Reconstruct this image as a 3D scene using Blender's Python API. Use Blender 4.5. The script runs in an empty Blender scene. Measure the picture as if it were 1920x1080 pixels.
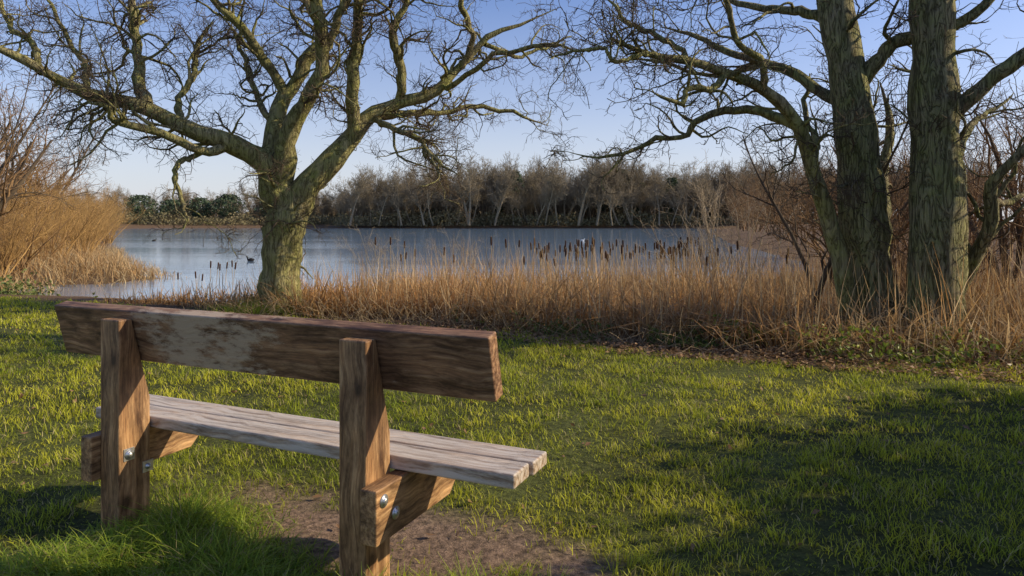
import bpy, bmesh, math, numpy as np
from mathutils import Vector, Matrix
rng = np.random.default_rng(11)
scene = bpy.context.scene
col = scene.collection

# ------------------------------------------------------------------ helpers
def norm(v):
    return v / (np.linalg.norm(v, axis=-1, keepdims=True) + 1e-9)

_tabs = {}
def vnoise(x, y, scale, seed=0):
    if seed not in _tabs:
        _tabs[seed] = np.random.default_rng(seed + 100).random((64, 64))
    T = _tabs[seed]
    x = np.asarray(x) / scale; y = np.asarray(y) / scale
    xi = np.floor(x).astype(int); yi = np.floor(y).astype(int)
    fx = x - xi; fy = y - yi
    fx = fx * fx * (3 - 2 * fx); fy = fy * fy * (3 - 2 * fy)
    a = T[xi % 64, yi % 64]; b = T[(xi + 1) % 64, yi % 64]
    c = T[xi % 64, (yi + 1) % 64]; d = T[(xi + 1) % 64, (yi + 1) % 64]
    return (a * (1 - fx) + b * fx) * (1 - fy) + (c * (1 - fx) + d * fx) * fy

def sstep(a, b, x):
    t = np.clip((x - a) / (b - a), 0, 1)
    return t * t * (3 - 2 * t)

def make_mesh(name, V, Q, mats, colors=None, midx=None, smooth=True, parent=None, link=True):
    me = bpy.data.meshes.new(name)
    n = len(V); m = len(Q)
    me.vertices.add(n)
    me.vertices.foreach_set("co", np.ascontiguousarray(V, dtype=np.float32).ravel())
    me.loops.add(m * 4)
    me.loops.foreach_set("vertex_index", np.ascontiguousarray(Q, dtype=np.int32).ravel())
    me.polygons.add(m)
    me.polygons.foreach_set("loop_start", np.arange(0, m * 4, 4, dtype=np.int32))
    if midx is not None:
        me.polygons.foreach_set("material_index", np.ascontiguousarray(midx, dtype=np.int32))
    me.polygons.foreach_set("use_smooth", np.full(m, smooth, dtype=bool))
    if colors is not None:
        at = me.color_attributes.new("tint", 'FLOAT_COLOR', 'POINT')
        c4 = np.ones((n, 4), dtype=np.float32); c4[:, :3] = colors
        at.data.foreach_set("color", c4.ravel())
    for mt in mats:
        me.materials.append(mt)
    me.update(calc_edges=True)
    if not link:
        return me
    ob = bpy.data.objects.new(name, me)
    col.objects.link(ob)
    if parent: ob.parent = parent
    return ob

def tubes(P, R, sides, ref=None, lump=0.0):
    n, k, _ = P.shape
    T = norm(np.gradient(P, axis=1))
    if ref is None:
        ov = norm(P[:, -1] - P[:, 0])
        rf = norm(np.cross(ov, rng.normal(size=(n, 3))))
    else:
        rf = np.tile(np.array(ref, float), (n, 1))
    N = rf[:, None, :] - (rf[:, None, :] * T).sum(-1, keepdims=True) * T
    N = norm(N); B = np.cross(T, N)
    a = np.arange(sides) / sides * 2 * math.pi
    rad = np.repeat(R[:, :, None], sides, axis=2)
    if lump > 0:
        s = np.arange(k)[None, :, None]; ph = rng.random((n, 1, 1)) * 6.28
        rad = rad * (1 + lump * (np.sin(2 * a + ph + s * .5) * .5 + np.sin(3 * a - ph + s * .9) * .5
                                 + np.sin(5 * a + ph * 2 - s * .35) * .35) + lump * .5 * rng.normal(size=rad.shape) * .5)
    V = P[:, :, None, :] + rad[..., None] * (np.cos(a)[None, None, :, None] * N[:, :, None, :] + np.sin(a)[None, None, :, None] * B[:, :, None, :])
    V = V.reshape(-1, 3)
    i = np.arange(n)[:, None, None] * k * sides; j = np.arange(k - 1)[None, :, None] * sides
    s = np.arange(sides)[None, None, :]; s2 = (s + 1) % sides
    q = np.stack([i + j + s, i + j + s2, i + j + sides + s2, i + j + sides + s], axis=-1).reshape(-1, 4)
    return V, q

class Acc:
    def __init__(s): s.V = []; s.Q = []; s.C = []; s.M = []; s.n = 0
    def add(s, V, Q, c=None, m=0):
        s.V.append(V); s.Q.append(Q + s.n); s.n += len(V)
        if c is None: c = np.ones((len(V), 3))
        c = np.asarray(c, float)
        if c.ndim == 1: c = np.tile(c, (len(V), 1))
        s.C.append(c); s.M.append(np.full(len(Q), m))
    def build(s, name, mats, smooth=True, **kw):
        return make_mesh(name, np.concatenate(s.V), np.concatenate(s.Q), mats, np.concatenate(s.C), np.concatenate(s.M), smooth, **kw)

def grow(P, R, dens, k, L, spread=(.5, 1.2), wander=.35, up=.1, t0=.15, rs=.55, rmin=.002, rcap=1., taper=.8):
    n, kk, _ = P.shape
    ln = np.linalg.norm(np.diff(P, axis=1), axis=-1).sum(1)
    idx = np.repeat(np.arange(n), rng.poisson(dens * ln * (1 - t0)))
    m = len(idx)
    t = t0 + (1 - t0) * rng.random(m)
    f = t * (kk - 1); i0 = np.clip(np.floor(f).astype(int), 0, kk - 2); fr = (f - i0)[:, None]
    A = P[idx, i0]; Bp = P[idx, i0 + 1]
    pos = A * (1 - fr) + Bp * fr
    rad = R[idx, i0] * (1 - fr[:, 0]) + R[idx, i0 + 1] * fr[:, 0]
    tan = norm(Bp - A)
    rn = rng.normal(size=(m, 3)); perp = norm(rn - (rn * tan).sum(-1, keepdims=True) * tan)
    an = rng.uniform(spread[0], spread[1], m)[:, None]
    d = norm(tan * np.cos(an) + perp * np.sin(an)); d[:, 2] += up; d = norm(d)
    LL = L * (.35 + .95 * rng.random(m)) * (1.15 - .55 * t)
    r0 = np.minimum(np.maximum(rad * rs, rmin), rcap) * (.75 + .35 * rng.random(m))
    out = np.zeros((m, k, 3)); out[:, 0] = pos
    rr = np.zeros((m, k)); rr[:, 0] = r0
    for j in range(1, k):
        d = d + rng.normal(size=(m, 3)) * wander; d[:, 2] += up * .5; d = norm(d)
        out[:, j] = out[:, j - 1] + d * (LL / (k - 1))[:, None]
        rr[:, j] = np.maximum(r0 * (1 - taper * j / (k - 1)), rmin * .6)
    return out, rr

def catmull(pts, K):
    pts = np.array(pts, float); n = len(pts)
    ext = np.vstack([2 * pts[0] - pts[1], pts, 2 * pts[-1] - pts[-2]])
    u = np.linspace(0, n - 1 - 1e-6, K); i = np.floor(u).astype(int); f = (u - i)[:, None]
    p0, p1, p2, p3 = ext[i], ext[i + 1], ext[i + 2], ext[i + 3]
    return .5 * ((2 * p1) + (-p0 + p2) * f + (2 * p0 - 5 * p1 + 4 * p2 - p3) * f ** 2 + (-p0 + 3 * p1 - 3 * p2 + p3) * f ** 3)

def blades(base, h, w, yaw, lean, bend, k, colr, tipc=None):
    n = len(base); t = np.linspace(0, 1, k)[None, :]
    ld = np.stack([np.cos(yaw), np.sin(yaw), np.zeros(n)], -1)
    off = (lean[:, None] * t + bend[:, None] * t ** 2.2) * h[:, None]
    zz = h[:, None] * (t - np.clip(bend, 0, 1.4)[:, None] * .45 * t ** 2.5)
    C = base[:, None, :] + ld[:, None, :] * off[..., None]; C[:, :, 2] += zz
    fy = yaw + math.pi / 2 + rng.normal(size=n) * .6
    sd = np.stack([np.cos(fy), np.sin(fy), np.zeros(n)], -1)
    ww = w[:, None] * (1 - .88 * t ** 1.6) * .5
    V = np.stack([C - sd[:, None] * ww[..., None], C + sd[:, None] * ww[..., None]], axis=2).reshape(-1, 3)
    i = np.arange(n)[:, None] * k * 2; j = np.arange(k - 1)[None, :] * 2
    q = np.stack([i + j, i + j + 1, i + j + 3, i + j + 2], -1).reshape(-1, 4)
    if tipc is None: tipc = colr
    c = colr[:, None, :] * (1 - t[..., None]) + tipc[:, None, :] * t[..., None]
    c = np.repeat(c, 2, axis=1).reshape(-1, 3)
    return V, q, c

def leaves(pos, size, flat=0.):
    n = len(pos)
    a = norm(rng.normal(size=(n, 3)) * np.array([1, 1, 1 - flat])); b0 = rng.normal(size=(n, 3)) * np.array([1, 1, 1 - flat])
    b = norm(b0 - (b0 * a).sum(-1, keepdims=True) * a)
    s = (size * (.6 + .7 * rng.random(n)))[:, None]
    nrm = np.cross(a, b)
    V = np.stack([pos - a * s * .5, pos + b * s * .28 + nrm * s * .08, pos + a * s * .5, pos - b * s * .28 + nrm * s * .08], 1).reshape(-1, 3)
    q = (np.arange(n)[:, None] * 4 + np.arange(4)[None]).astype(int)
    return V, q

# ------------------------------------------------------------------ materials
def new_mat(name):
    m = bpy.data.materials.new(name); m.use_nodes = True
    nt = m.node_tree; nt.nodes.clear()
    out = nt.nodes.new('ShaderNodeOutputMaterial')
    return m, nt, out
def N(nt, typ, **kw):
    n = nt.nodes.new(typ)
    for k, v in kw.items():
        if k.startswith('i_'):
            key = k[2:]; n.inputs[int(key) if key.isdigit() else key.replace('_', ' ')].default_value = v
        else: setattr(n, k, v)
    return n
def ramp(nt, stops):
    r = nt.nodes.new('ShaderNodeValToRGB'); e = r.color_ramp.elements
    while len(e) < len(stops): e.new(.5)
    for i, (p, c) in enumerate(stops):
        e[i].position = p; e[i].color = (*c, 1) if len(c) == 3 else c
    return r
def mixc(nt, fac, a, b, typ='MIX'):
    m = nt.nodes.new('ShaderNodeMix'); m.data_type = 'RGBA'; m.blend_type = typ
    for s, v in ((m.inputs[0], fac), (m.inputs[6], a), (m.inputs[7], b)):
        if isinstance(v, bpy.types.NodeSocket): nt.links.new(v, s)
        elif isinstance(v, (int, float)): s.default_value = v
        else: s.default_value = (*v, 1)
    return m.outputs[2]

def blade_mat(name, transl=.35, rough=.6):
    m, nt, out = new_mat(name)
    at = N(nt, 'ShaderNodeAttribute', attribute_name='tint')
    p = N(nt, 'ShaderNodeBsdfPrincipled', i_Roughness=rough)
    p.inputs['Specular IOR Level'].default_value = .25
    t = N(nt, 'ShaderNodeBsdfTranslucent'); mx = N(nt, 'ShaderNodeMixShader'); mx.inputs[0].default_value = transl
    nt.links.new(at.outputs['Color'], p.inputs['Base Color']); nt.links.new(at.outputs['Color'], t.inputs['Color'])
    nt.links.new(p.outputs[0], mx.inputs[1]); nt.links.new(t.outputs[0], mx.inputs[2]); nt.links.new(mx.outputs[0], out.inputs[0])
    return m

def bark_mat(name, dark, mid, moss, moss_amt=.5, zst=.22, sc=18, bump=.7):
    m, nt, out = new_mat(name); L = nt.links
    tc = N(nt, 'ShaderNodeTexCoord'); mp = N(nt, 'ShaderNodeMapping'); mp.inputs['Scale'].default_value = (1, 1, zst)
    L.new(tc.outputs['Object'], mp.inputs[0])
    n1 = N(nt, 'ShaderNodeTexNoise', i_Scale=sc * 2., i_Detail=7., i_Roughness=.7, i_Distortion=.8); L.new(mp.outputs[0], n1.inputs['Vector'])
    nf = N(nt, 'ShaderNodeTexNoise', i_Scale=sc * 1.3, i_Detail=4., i_Roughness=.55, i_Distortion=1.2); L.new(mp.outputs[0], nf.inputs['Vector'])
    sb = N(nt, 'ShaderNodeMath', operation='SUBTRACT'); L.new(nf.outputs[0], sb.inputs[0]); sb.inputs[1].default_value = .5
    ab = N(nt, 'ShaderNodeMath', operation='ABSOLUTE'); L.new(sb.outputs[0], ab.inputs[0])
    rv = ramp(nt, [(0., (.25, .22, .2)), (.04, (.8, .8, .8)), (.12, (1, 1, 1))]); L.new(ab.outputs[0], rv.inputs[0])
    r = ramp(nt, [(.3, dark), (.52, mid), (.72, tuple(min(1, c * 1.5) for c in mid))]); L.new(n1.outputs[0], r.inputs[0])
    n2 = N(nt, 'ShaderNodeTexNoise', i_Scale=2.6, i_Detail=9., i_Roughness=.72); L.new(tc.outputs['Object'], n2.inputs['Vector'])
    rm = ramp(nt, [(.46 - .2 * moss_amt, (0, 0, 0)), (.78 - .15 * moss_amt, (.8, .8, .8))]); L.new(n2.outputs[0], rm.inputs[0])
    c2 = mixc(nt, rm.outputs[0], r.outputs[0], moss)
    n3 = N(nt, 'ShaderNodeTexNoise', i_Scale=30., i_Detail=6., i_Roughness=.7); L.new(tc.outputs['Object'], n3.inputs['Vector'])
    rl = ramp(nt, [(.55, (0, 0, 0)), (.7, (.45, .45, .45))]); L.new(n3.outputs[0], rl.inputs[0])
    c3 = mixc(nt, rl.outputs[0], c2, (.34, .32, .23))
    c3 = mixc(nt, .8, c3, rv.outputs[0], 'MULTIPLY')
    p = N(nt, 'ShaderNodeBsdfPrincipled', i_Roughness=.9); p.inputs['Specular IOR Level'].default_value = .15
    L.new(c3, p.inputs['Base Color'])
    ad = N(nt, 'ShaderNodeMath', operation='MULTIPLY_ADD'); L.new(rv.outputs[0], ad.inputs[0]); ad.inputs[1].default_value = .6; L.new(n1.outputs[0], ad.inputs[2])
    bp = N(nt, 'ShaderNodeBump', i_Strength=bump, i_Distance=.05); L.new(ad.outputs[0], bp.inputs['Height'])
    L.new(bp.outputs[0], p.inputs['Normal']); L.new(p.outputs[0], out.inputs[0])
    return m

def plain_noise(name, a, b, sc=6, rough=.85, metal=0.):
    m, nt, out = new_mat(name)
    tc = N(nt, 'ShaderNodeTexCoord'); n = N(nt, 'ShaderNodeTexNoise', i_Scale=sc, i_Detail=4.)
    nt.links.new(tc.outputs['Object'], n.inputs['Vector'])
    r = ramp(nt, [(.3, a), (.7, b)]); nt.links.new(n.outputs[0], r.inputs[0])
    p = N(nt, 'ShaderNodeBsdfPrincipled', i_Roughness=rough, i_Metallic=metal); p.inputs['Specular IOR Level'].default_value = .2
    nt.links.new(r.outputs[0], p.inputs['Base Color']); nt.links.new(p.outputs[0], out.inputs[0])
    return m

def wood_mat(name, axis, dark, mid, light, patch=0., patchcol=(.42, .30, .19), rough=.55, wear_glint=0.):
    m, nt, out = new_mat(name); L = nt.links
    tc = N(nt, 'ShaderNodeTexCoord'); mp = N(nt, 'ShaderNodeMapping')
    s = [34., 34., 34.]; s[axis] = 1.1; mp.inputs['Scale'].default_value = s
    wob = N(nt, 'ShaderNodeTexNoise', i_Scale=3.5, i_Detail=2.); L.new(tc.outputs['Object'], wob.inputs['Vector'])
    vm = N(nt, 'ShaderNodeVectorMath', operation='MULTIPLY_ADD'); L.new(wob.outputs['Color'], vm.inputs[0]); vm.inputs[1].default_value = (.08, .08, .08); L.new(tc.outputs['Object'], vm.inputs[2])
    L.new(vm.outputs[0], mp.inputs[0])
    n1 = N(nt, 'ShaderNodeTexNoise', i_Scale=1.6, i_Detail=8., i_Roughness=.65); L.new(mp.outputs[0], n1.inputs['Vector'])
    r = ramp(nt, [(.36, dark), (.5, mid), (.64, light)]); L.new(n1.outputs[0], r.inputs[0])
    ms = N(nt, 'ShaderNodeMapping'); s2 = [3., 3., 3.]; s2[axis] = .9; ms.inputs['Scale'].default_value = s2; L.new(tc.outputs['Object'], ms.inputs[0])
    n2 = N(nt, 'ShaderNodeTexNoise', i_Scale=4., i_Detail=9., i_Roughness=.75); L.new(ms.outputs[0], n2.inputs['Vector'])
    r2 = ramp(nt, [(.38, (.42, .39, .37)), (.5, (.92, .92, .92)), (.62, (1.35, 1.32, 1.27))]); L.new(n2.outputs[0], r2.inputs[0])
    c = mixc(nt, 1., r.outputs[0], r2.outputs[0], 'MULTIPLY')
    mk = N(nt, 'ShaderNodeMapping'); s = [5., 5., 5.]; s[axis] = 2.6; mk.inputs['Scale'].default_value = s; L.new(vm.outputs[0], mk.inputs[0])
    vo = N(nt, 'ShaderNodeTexVoronoi', i_Scale=1.); L.new(mk.outputs[0], vo.inputs['Vector'])
    rk = ramp(nt, [(.07, (.22, .18, .16)), (.12, (.7, .65, .65)), (.17, (1, 1, 1))]); L.new(vo.outputs['Distance'], rk.inputs[0])
    c = mixc(nt, 1., c, rk.outputs[0], 'MULTIPLY')
    if patch > 0:
        sx = N(nt, 'ShaderNodeSeparateXYZ'); L.new(tc.outputs['Object'], sx.inputs[0])
        a = N(nt, 'ShaderNodeMath', operation='ADD'); L.new(sx.outputs[0], a.inputs[0]); a.inputs[1].default_value = .2
        ab = N(nt, 'ShaderNodeMath', operation='ABSOLUTE'); L.new(a.outputs[0], ab.inputs[0])
        mr = N(nt, 'ShaderNodeMapRange'); L.new(ab.outputs[0], mr.inputs[0]); mr.inputs[1].default_value = .1; mr.inputs[2].default_value = .55; mr.inputs[3].default_value = .14; mr.inputs[4].default_value = -.08
        mpp = N(nt, 'ShaderNodeMapping'); mpp.inputs['Scale'].default_value = (3.2, 8., 9.); mpp.inputs['Rotation'].default_value = (0, .7, 0); L.new(tc.outputs['Object'], mpp.inputs[0])
        n3 = N(nt, 'ShaderNodeTexNoise', i_Scale=1.7, i_Detail=12., i_Roughness=.78); L.new(mpp.outputs[0], n3.inputs['Vector'])
        ad = N(nt, 'ShaderNodeMath', operation='ADD'); L.new(n3.outputs[0], ad.inputs[0]); L.new(mr.outputs[0], ad.inputs[1])
        rp = ramp(nt, [(.54, (0, 0, 0)), (.63, (patch, patch, patch))]); L.new(ad.outputs[0], rp.inputs[0])
        c = mixc(nt, rp.outputs[0], c, patchcol)
    if wear_glint > 0:
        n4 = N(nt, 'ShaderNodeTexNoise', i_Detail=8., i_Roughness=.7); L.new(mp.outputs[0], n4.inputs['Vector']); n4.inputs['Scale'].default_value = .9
        rw = ramp(nt, [(.42, (0, 0, 0)), (.56, (wear_glint, wear_glint, wear_glint))]); L.new(n4.outputs[0], rw.inputs[0])
        c = mixc(nt, rw.outputs[0], c, (.66, .58, .48))  # pale streaks: bleached wood plus bright highlights painted into the colour
    p = N(nt, 'ShaderNodeBsdfPrincipled', i_Roughness=rough); p.inputs['Specular IOR Level'].default_value = .45
    L.new(c, p.inputs['Base Color'])
    bp = N(nt, 'ShaderNodeBump', i_Strength=.5, i_Distance=.008); L.new(n1.outputs[0], bp.inputs['Height']); L.new(bp.outputs[0], p.inputs['Normal'])
    L.new(p.outputs[0], out.inputs[0])
    return m

M_grass = blade_mat("grass_blade", .45, .5)
M_reed = blade_mat("reed_straw", .35, .7)
M_leaf = blade_mat("leaf", .25, .45)
M_bark_c = bark_mat("bark_mossy", (.09, .07, .038), (.34, .28, .15), (.30, .32, .06), .6, .2, 9)
M_bark_r = bark_mat("bark_furrowed", (.085, .066, .04), (.34, .28, .17), (.30, .33, .08), .55, .2, 10, 1.)
M_twig_c = plain_noise("twig_dark", (.06, .042, .027), (.15, .11, .065), 3)
M_twig_g = plain_noise("twig_golden", (.28, .16, .055), (.50, .31, .11), 1.5)
M_twig_b = plain_noise("twig_brown", (.15, .085, .04), (.32, .195, .09), 2)
M_twig_p = plain_noise("twig_pale", (.3, .23, .14), (.5, .4, .26), 3)
M_far_haze = plain_noise("far_twig_haze", (.20, .165, .11), (.38, .305, .195), .12)  # twig colour lightened and greyed to paint in distance haze

# ------------------------------------------------------------------ terrain
lake = np.array([(-9.9, 16.4), (-8, 16.2), (-5, 15.6), (0, 15), (5, 15.6), (9, 18), (12, 30), (17, 55), (27, 95), (47, 160),
                 (50, 168), (20, 172), (0, 171), (-40, 176), (-98, 178), (-62, 108), (-42, 74), (-23, 40), (-15, 27), (-10.4, 21.5), (-10.9, 19), (-12.5, 17.6)], float)
lx = np.array([-40, -15, -8.9, -5.4, -2.6, -1.1, .25, 1.3, 2.75, 4.4, 10, 40.]); ly = np.array([16, 13.6, 12.1, 10.6, 9.6, 8.95, 8.1, 7.4, 6.8, 6.15, 5.2, 4.])
def sdist(X, Y):
    X = np.asarray(X, float); Y = np.asarray(Y, float)
    d = np.full(X.shape, 1e9); ins = np.zeros(X.shape, bool)
    for i in range(len(lake)):
        a = lake[i]; b = lake[(i + 1) % len(lake)]; ab = b - a
        t = np.clip(((X - a[0]) * ab[0] + (Y - a[1]) * ab[1]) / (ab @ ab), 0, 1)
        d = np.minimum(d, np.hypot(X - a[0] - t * ab[0], Y - a[1] - t * ab[1]))
        c = ((a[1] > Y) != (b[1] > Y))
        xi = a[0] + (Y - a[1]) / (b[1] - a[1] + 1e-12) * ab[0]
        ins ^= c & (X < xi)
    return np.where(ins, -d, d)
WZ = -.45
def ground(X, Y):
    X = np.asarray(X, float); Y = np.asarray(Y, float)
    sd = sdist(X, Y) + (vnoise(X, Y, 1.7, 3) - .5) * .5
    dl = Y - np.interp(X, lx, ly)
    lawn = -.06 + (vnoise(X, Y, 3., 1) - .5) * .07 + (vnoise(X, Y, .5, 2) - .5) * .035
    t = np.clip(dl, 0, None) / (np.clip(dl, 0, None) + np.clip(sd, 0, None) + 1e-6)
    near = lawn - .42 * sstep(0, 1, t)
    far = -.5 + np.clip(sd * .12, 0, 1.1) + (vnoise(X, Y, 6, 4) - .5) * .2 * np.clip(sd / 5, 0, 1)
    w = sstep(17, 26, Y)
    h = near * (1 - w) + far * w
    return np.where(sd < 0, np.minimum(h, -.5 + np.clip(sd * .15, -1.2, 0)), h)
def dirtmask(X, Y):
    u = np.array([.9135, -.4067]); v = np.array([.4067, .9135])
    dx = X + .62; dy = Y - 3.02
    a = (dx * u[0] + dy * u[1]) / 1.2; b = (dx * v[0] + dy * v[1]) / .42
    n = vnoise(X, Y, .3, 7) * .5 + vnoise(X, Y, .1, 8) * .35
    return sstep(1.25, .7, np.sqrt(a * a + b * b) + n - .3)
def axis(near_lo, near_hi, step, far_lo, far_hi, g=1.16):
    a = list(np.arange(near_lo, near_hi + 1e-6, step)); s = step; x = a[-1]
    while x < far_hi: s *= g; x += s; a.append(x)
    s = step; x = a[0]; b = []
    while x > far_lo: s *= g; x -= s; b.append(x)
    return np.array(b[::-1] + a)
ax = axis(-14, 12, .12, -1500, 1500); ay = axis(0, 24, .12, -300, 2500, 1.1)
GX, GY = np.meshgrid(ax, ay, indexing='ij')
GZ = ground(GX, GY)
ny = len(ay); ii, jj = np.meshgrid(np.arange(len(ax) - 1), np.arange(ny - 1), indexing='ij')
q = np.stack([ii * ny + jj, (ii + 1) * ny + jj, (ii + 1) * ny + jj + 1, ii * ny + jj + 1], -1).reshape(-1, 4)
X, Y = GX.ravel(), GY.ravel()
dm = dirtmask(X, Y)
dl = Y - np.interp(X, lx, ly) + (vnoise(X, Y, .6, 5) - .5) * .8
marsh = sstep(-.15, .25, dl)
gcol = np.array([.10, .11, .025])[None] * (0.6 + .8 * vnoise(X, Y, .4, 9)[:, None])
gcol = gcol * (1 - marsh[:, None]) + np.array([.17, .105, .055])[None] * marsh[:, None]
gcol = gcol * (1 - dm[:, None]) + np.array([.32, .215, .145])[None] * dm[:, None]
M_ground, nt, out = new_mat("ground_soil")
at = N(nt, 'ShaderNodeAttribute', attribute_name='tint'); tc = N(nt, 'ShaderNodeTexCoord')
n1 = N(nt, 'ShaderNodeTexNoise', i_Scale=28., i_Detail=8., i_Roughness=.7); nt.links.new(tc.outputs['Object'], n1.inputs['Vector'])
r = ramp(nt, [(.35, (.35, .35, .35)), (.65, (1.4, 1.4, 1.4))]); nt.links.new(n1.outputs[0], r.inputs[0])
c = mixc(nt, 1., at.outputs['Color'], r.outputs[0], 'MULTIPLY')
p = N(nt, 'ShaderNodeBsdfPrincipled', i_Roughness=.9); p.inputs['Specular IOR Level'].default_value = .2; nt.links.new(c, p.inputs['Base Color'])
bp = N(nt, 'ShaderNodeBump', i_Strength=1., i_Distance=.05); nt.links.new(n1.outputs[0], bp.inputs['Height']); nt.links.new(bp.outputs[0], p.inputs['Normal'])
nt.links.new(p.outputs[0], out.inputs[0])
make_mesh("ground", np.stack([X, Y, GZ.ravel()], -1), q, [M_ground], gcol)

# water
M_water, nt, out = new_mat("lake_water"); L = nt.links
tc = N(nt, 'ShaderNodeTexCoord'); mp = N(nt, 'ShaderNodeMapping'); mp.inputs['Scale'].default_value = (.5, 1.6, 1); L.new(tc.outputs['Object'], mp.inputs[0])
n1 = N(nt, 'ShaderNodeTexNoise', i_Scale=1.6, i_Detail=5., i_Roughness=.6); L.new(mp.outputs[0], n1.inputs['Vector'])
mp2 = N(nt, 'ShaderNodeMapping'); mp2.inputs['Scale'].default_value = (.25, 1.2, 1); L.new(tc.outputs['Object'], mp2.inputs[0])
n2 = N(nt, 'ShaderNodeTexNoise', i_Scale=.06, i_Detail=4.); L.new(mp2.outputs[0], n2.inputs['Vector'])
rr_ = ramp(nt, [(.42, (.12, .12, .12)), (.55, (.8, .8, .8))]); L.new(n2.outputs[0], rr_.inputs[0])
ml = N(nt, 'ShaderNodeMath', operation='MULTIPLY'); L.new(n1.outputs[0], ml.inputs[0]); L.new(rr_.outputs[0], ml.inputs[1])
bp = N(nt, 'ShaderNodeBump', i_Strength=.35, i_Distance=.05); L.new(ml.outputs[0], bp.inputs['Height'])
p = N(nt, 'ShaderNodeBsdfPrincipled', i_Roughness=.08, i_IOR=1.5); p.inputs['Base Color'].default_value = (.19, .28, .38, 1)
L.new(bp.outputs[0], p.inputs['Normal']); L.new(p.outputs[0], out.inputs[0])
wx = 140
make_mesh("lake_water", np.array([(-wx, 13.5, WZ), (80, 13.5, WZ), (80, 200, WZ), (-wx, 200, WZ)], float), np.array([[0, 1, 2, 3]]), [M_water], smooth=False)

# ------------------------------------------------------------------ lawn grass
def lawn_pts(x0, x1, y0, y1, dens):
    n = int((x1 - x0) * (y1 - y0) * dens)
    x = rng.uniform(x0, x1, n); y = rng.uniform(y0, y1, n)
    cl = vnoise(x, y, .14, 12) * .6 + vnoise(x, y, .5, 13) * .4
    keep = rng.random(n) < (-.05 + 1.75 * cl) * (1 - .97 * dirtmask(x, y))
    e = y - np.interp(x, lx, ly) + (vnoise(x, y, .6, 5) - .5) * .8
    keep &= rng.random(n) > sstep(-.35, .3, e)
    return x[keep], y[keep]
acc = Acc()
for (x0, x1, y0, y1, dens, hh, ww) in [(-4.5, 4.5, 1.2, 4.2, 4400, .042, .0048), (-8, 7, 4.2, 7.5, 2200, .046, .0065), (-14, 9, 7.5, 13.5, 1000, .052, .011), (-9, -4.5, 1.2, 4.2, 700, .04, .008), (4.5, 9, 1.2, 4.2, 700, .04, .008)]:
    x, y = lawn_pts(x0, x1, y0, y1, dens); n = len(x)
    z = ground(x, y) - .004
    cl = vnoise(x, y, .14, 12)
    h = hh * (.4 + .9 * rng.random(n)) * (.25 + 1.5 * cl)
    tone = np.clip((vnoise(x, y, 1.1, 14) * .6 + vnoise(x, y, .22, 15) * .6 - .05), 0, 1)[:, None]
    g1 = np.array([.22, .31, .022]); g2 = np.array([.80, .74, .06])
    c = g1 * (1 - tone) + g2 * tone; c = c * (.55 + .75 * rng.random((n, 1)))
    st = rng.random(n) < .12; c[st] = np.array([.6, .5, .22]) * (.6 + .5 * rng.random((st.sum(), 1)))
    c = np.clip(c, 0, .85)
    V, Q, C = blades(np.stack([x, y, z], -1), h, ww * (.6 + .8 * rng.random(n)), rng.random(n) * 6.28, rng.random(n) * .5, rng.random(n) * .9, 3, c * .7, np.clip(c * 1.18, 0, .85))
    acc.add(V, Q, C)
def tuss(cx, cy, rx, ry, n, hh):
    a = rng.normal(size=(n, 2)) * np.array([rx, ry]); x = cx + a[:, 0]; y = cy + a[:, 1]; z = ground(x, y) - .01
    h = hh * (.45 + .75 * rng.random(n)) * np.exp(-.35 * ((a[:, 0] / rx) ** 2 + (a[:, 1] / ry) ** 2) * .5) * (.5 + .9 * vnoise(x, y, .13, 19))
    tone = rng.random((n, 1)); c = np.array([.15, .26, .025]) * (1 - tone) + np.array([.45, .52, .06]) * tone
    dd = rng.random(n) < .1; c[dd] = np.array([.45, .36, .16])
    V, Q, C = blades(np.stack([x, y, z], -1), h, .006 * (.6 + .7 * rng.random(n)), rng.random(n) * 6.28, rng.random(n) * .6, .2 + rng.random(n) * 1.0, 5, c * .6, c * 1.15)
    acc.add(V, Q, C)
tuss(-1.42, 3.0, .17, .16, 3200, .18); tuss(-1.2, 2.65, .25, .14, 3200, .18); tuss(-.95, 2.45, .25, .12, 2600, .17)
tuss(-.2, 2.3, .25, .10, 2600, .19); tuss(-1.75, 2.75, .22, .15, 2400, .14); tuss(-.62, 2.4, .2, .1, 2000, .15); tuss(-1.3, 2.1, .5, .2, 2600, .13)
tuss(-3.7, 10.7, .5, .3, 2500, .28)
acc.build("lawn_grass", [M_grass], smooth=False)

# ------------------------------------------------------------------ reeds
acc = Acc()
def reeds(x, y, h, wmin, bendmax, c, tip, k=4, leanmax=.25):
    n = len(x); z = np.maximum(ground(x, y), WZ - .1) - .02
    V, Q, C = blades(np.stack([x, y, z], -1), h, wmin * (.6 + .8 * rng.random(n)), rng.random(n) * 6.28, rng.random(n) * leanmax, rng.random(n) ** 1.6 * bendmax, k, c, tip)
    acc.add(V, Q, C)
def straw(n, warm):
    t = rng.random((n, 1)); w = np.array([.58, .32, .11]); s = np.array([.85, .67, .37]); c = w * (1 - t) + s * t
    c = c * (1 - warm) + np.array([.62, .31, .10]) * warm
    return c * (.5 + .6 * rng.random((n, 1)))
n = 66000
x = rng.uniform(-7.5, 10, n); y = rng.uniform(6, 18, n)
e = y - np.interp(x, lx, ly); sd = sdist(x, y)
patch = vnoise(x, y, .8, 21)
keep = (e > .15 + .5 * vnoise(x, y, .7, 22)) & (sd > -.3 - .6 * patch) & (rng.random(n) < .35 + .9 * patch)
keep &= (x > -3.3) | (e < (x + 7.4) * .75)
x, y, e, patch = x[keep], y[keep], e[keep], patch[keep]; n = len(x)
hs = np.interp(x, [-7.5, -5, -3, -1], [.4, .55, .9, 1.08]) * np.interp(e, [0, .8, 2.5], [.5, .85, 1.])
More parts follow.
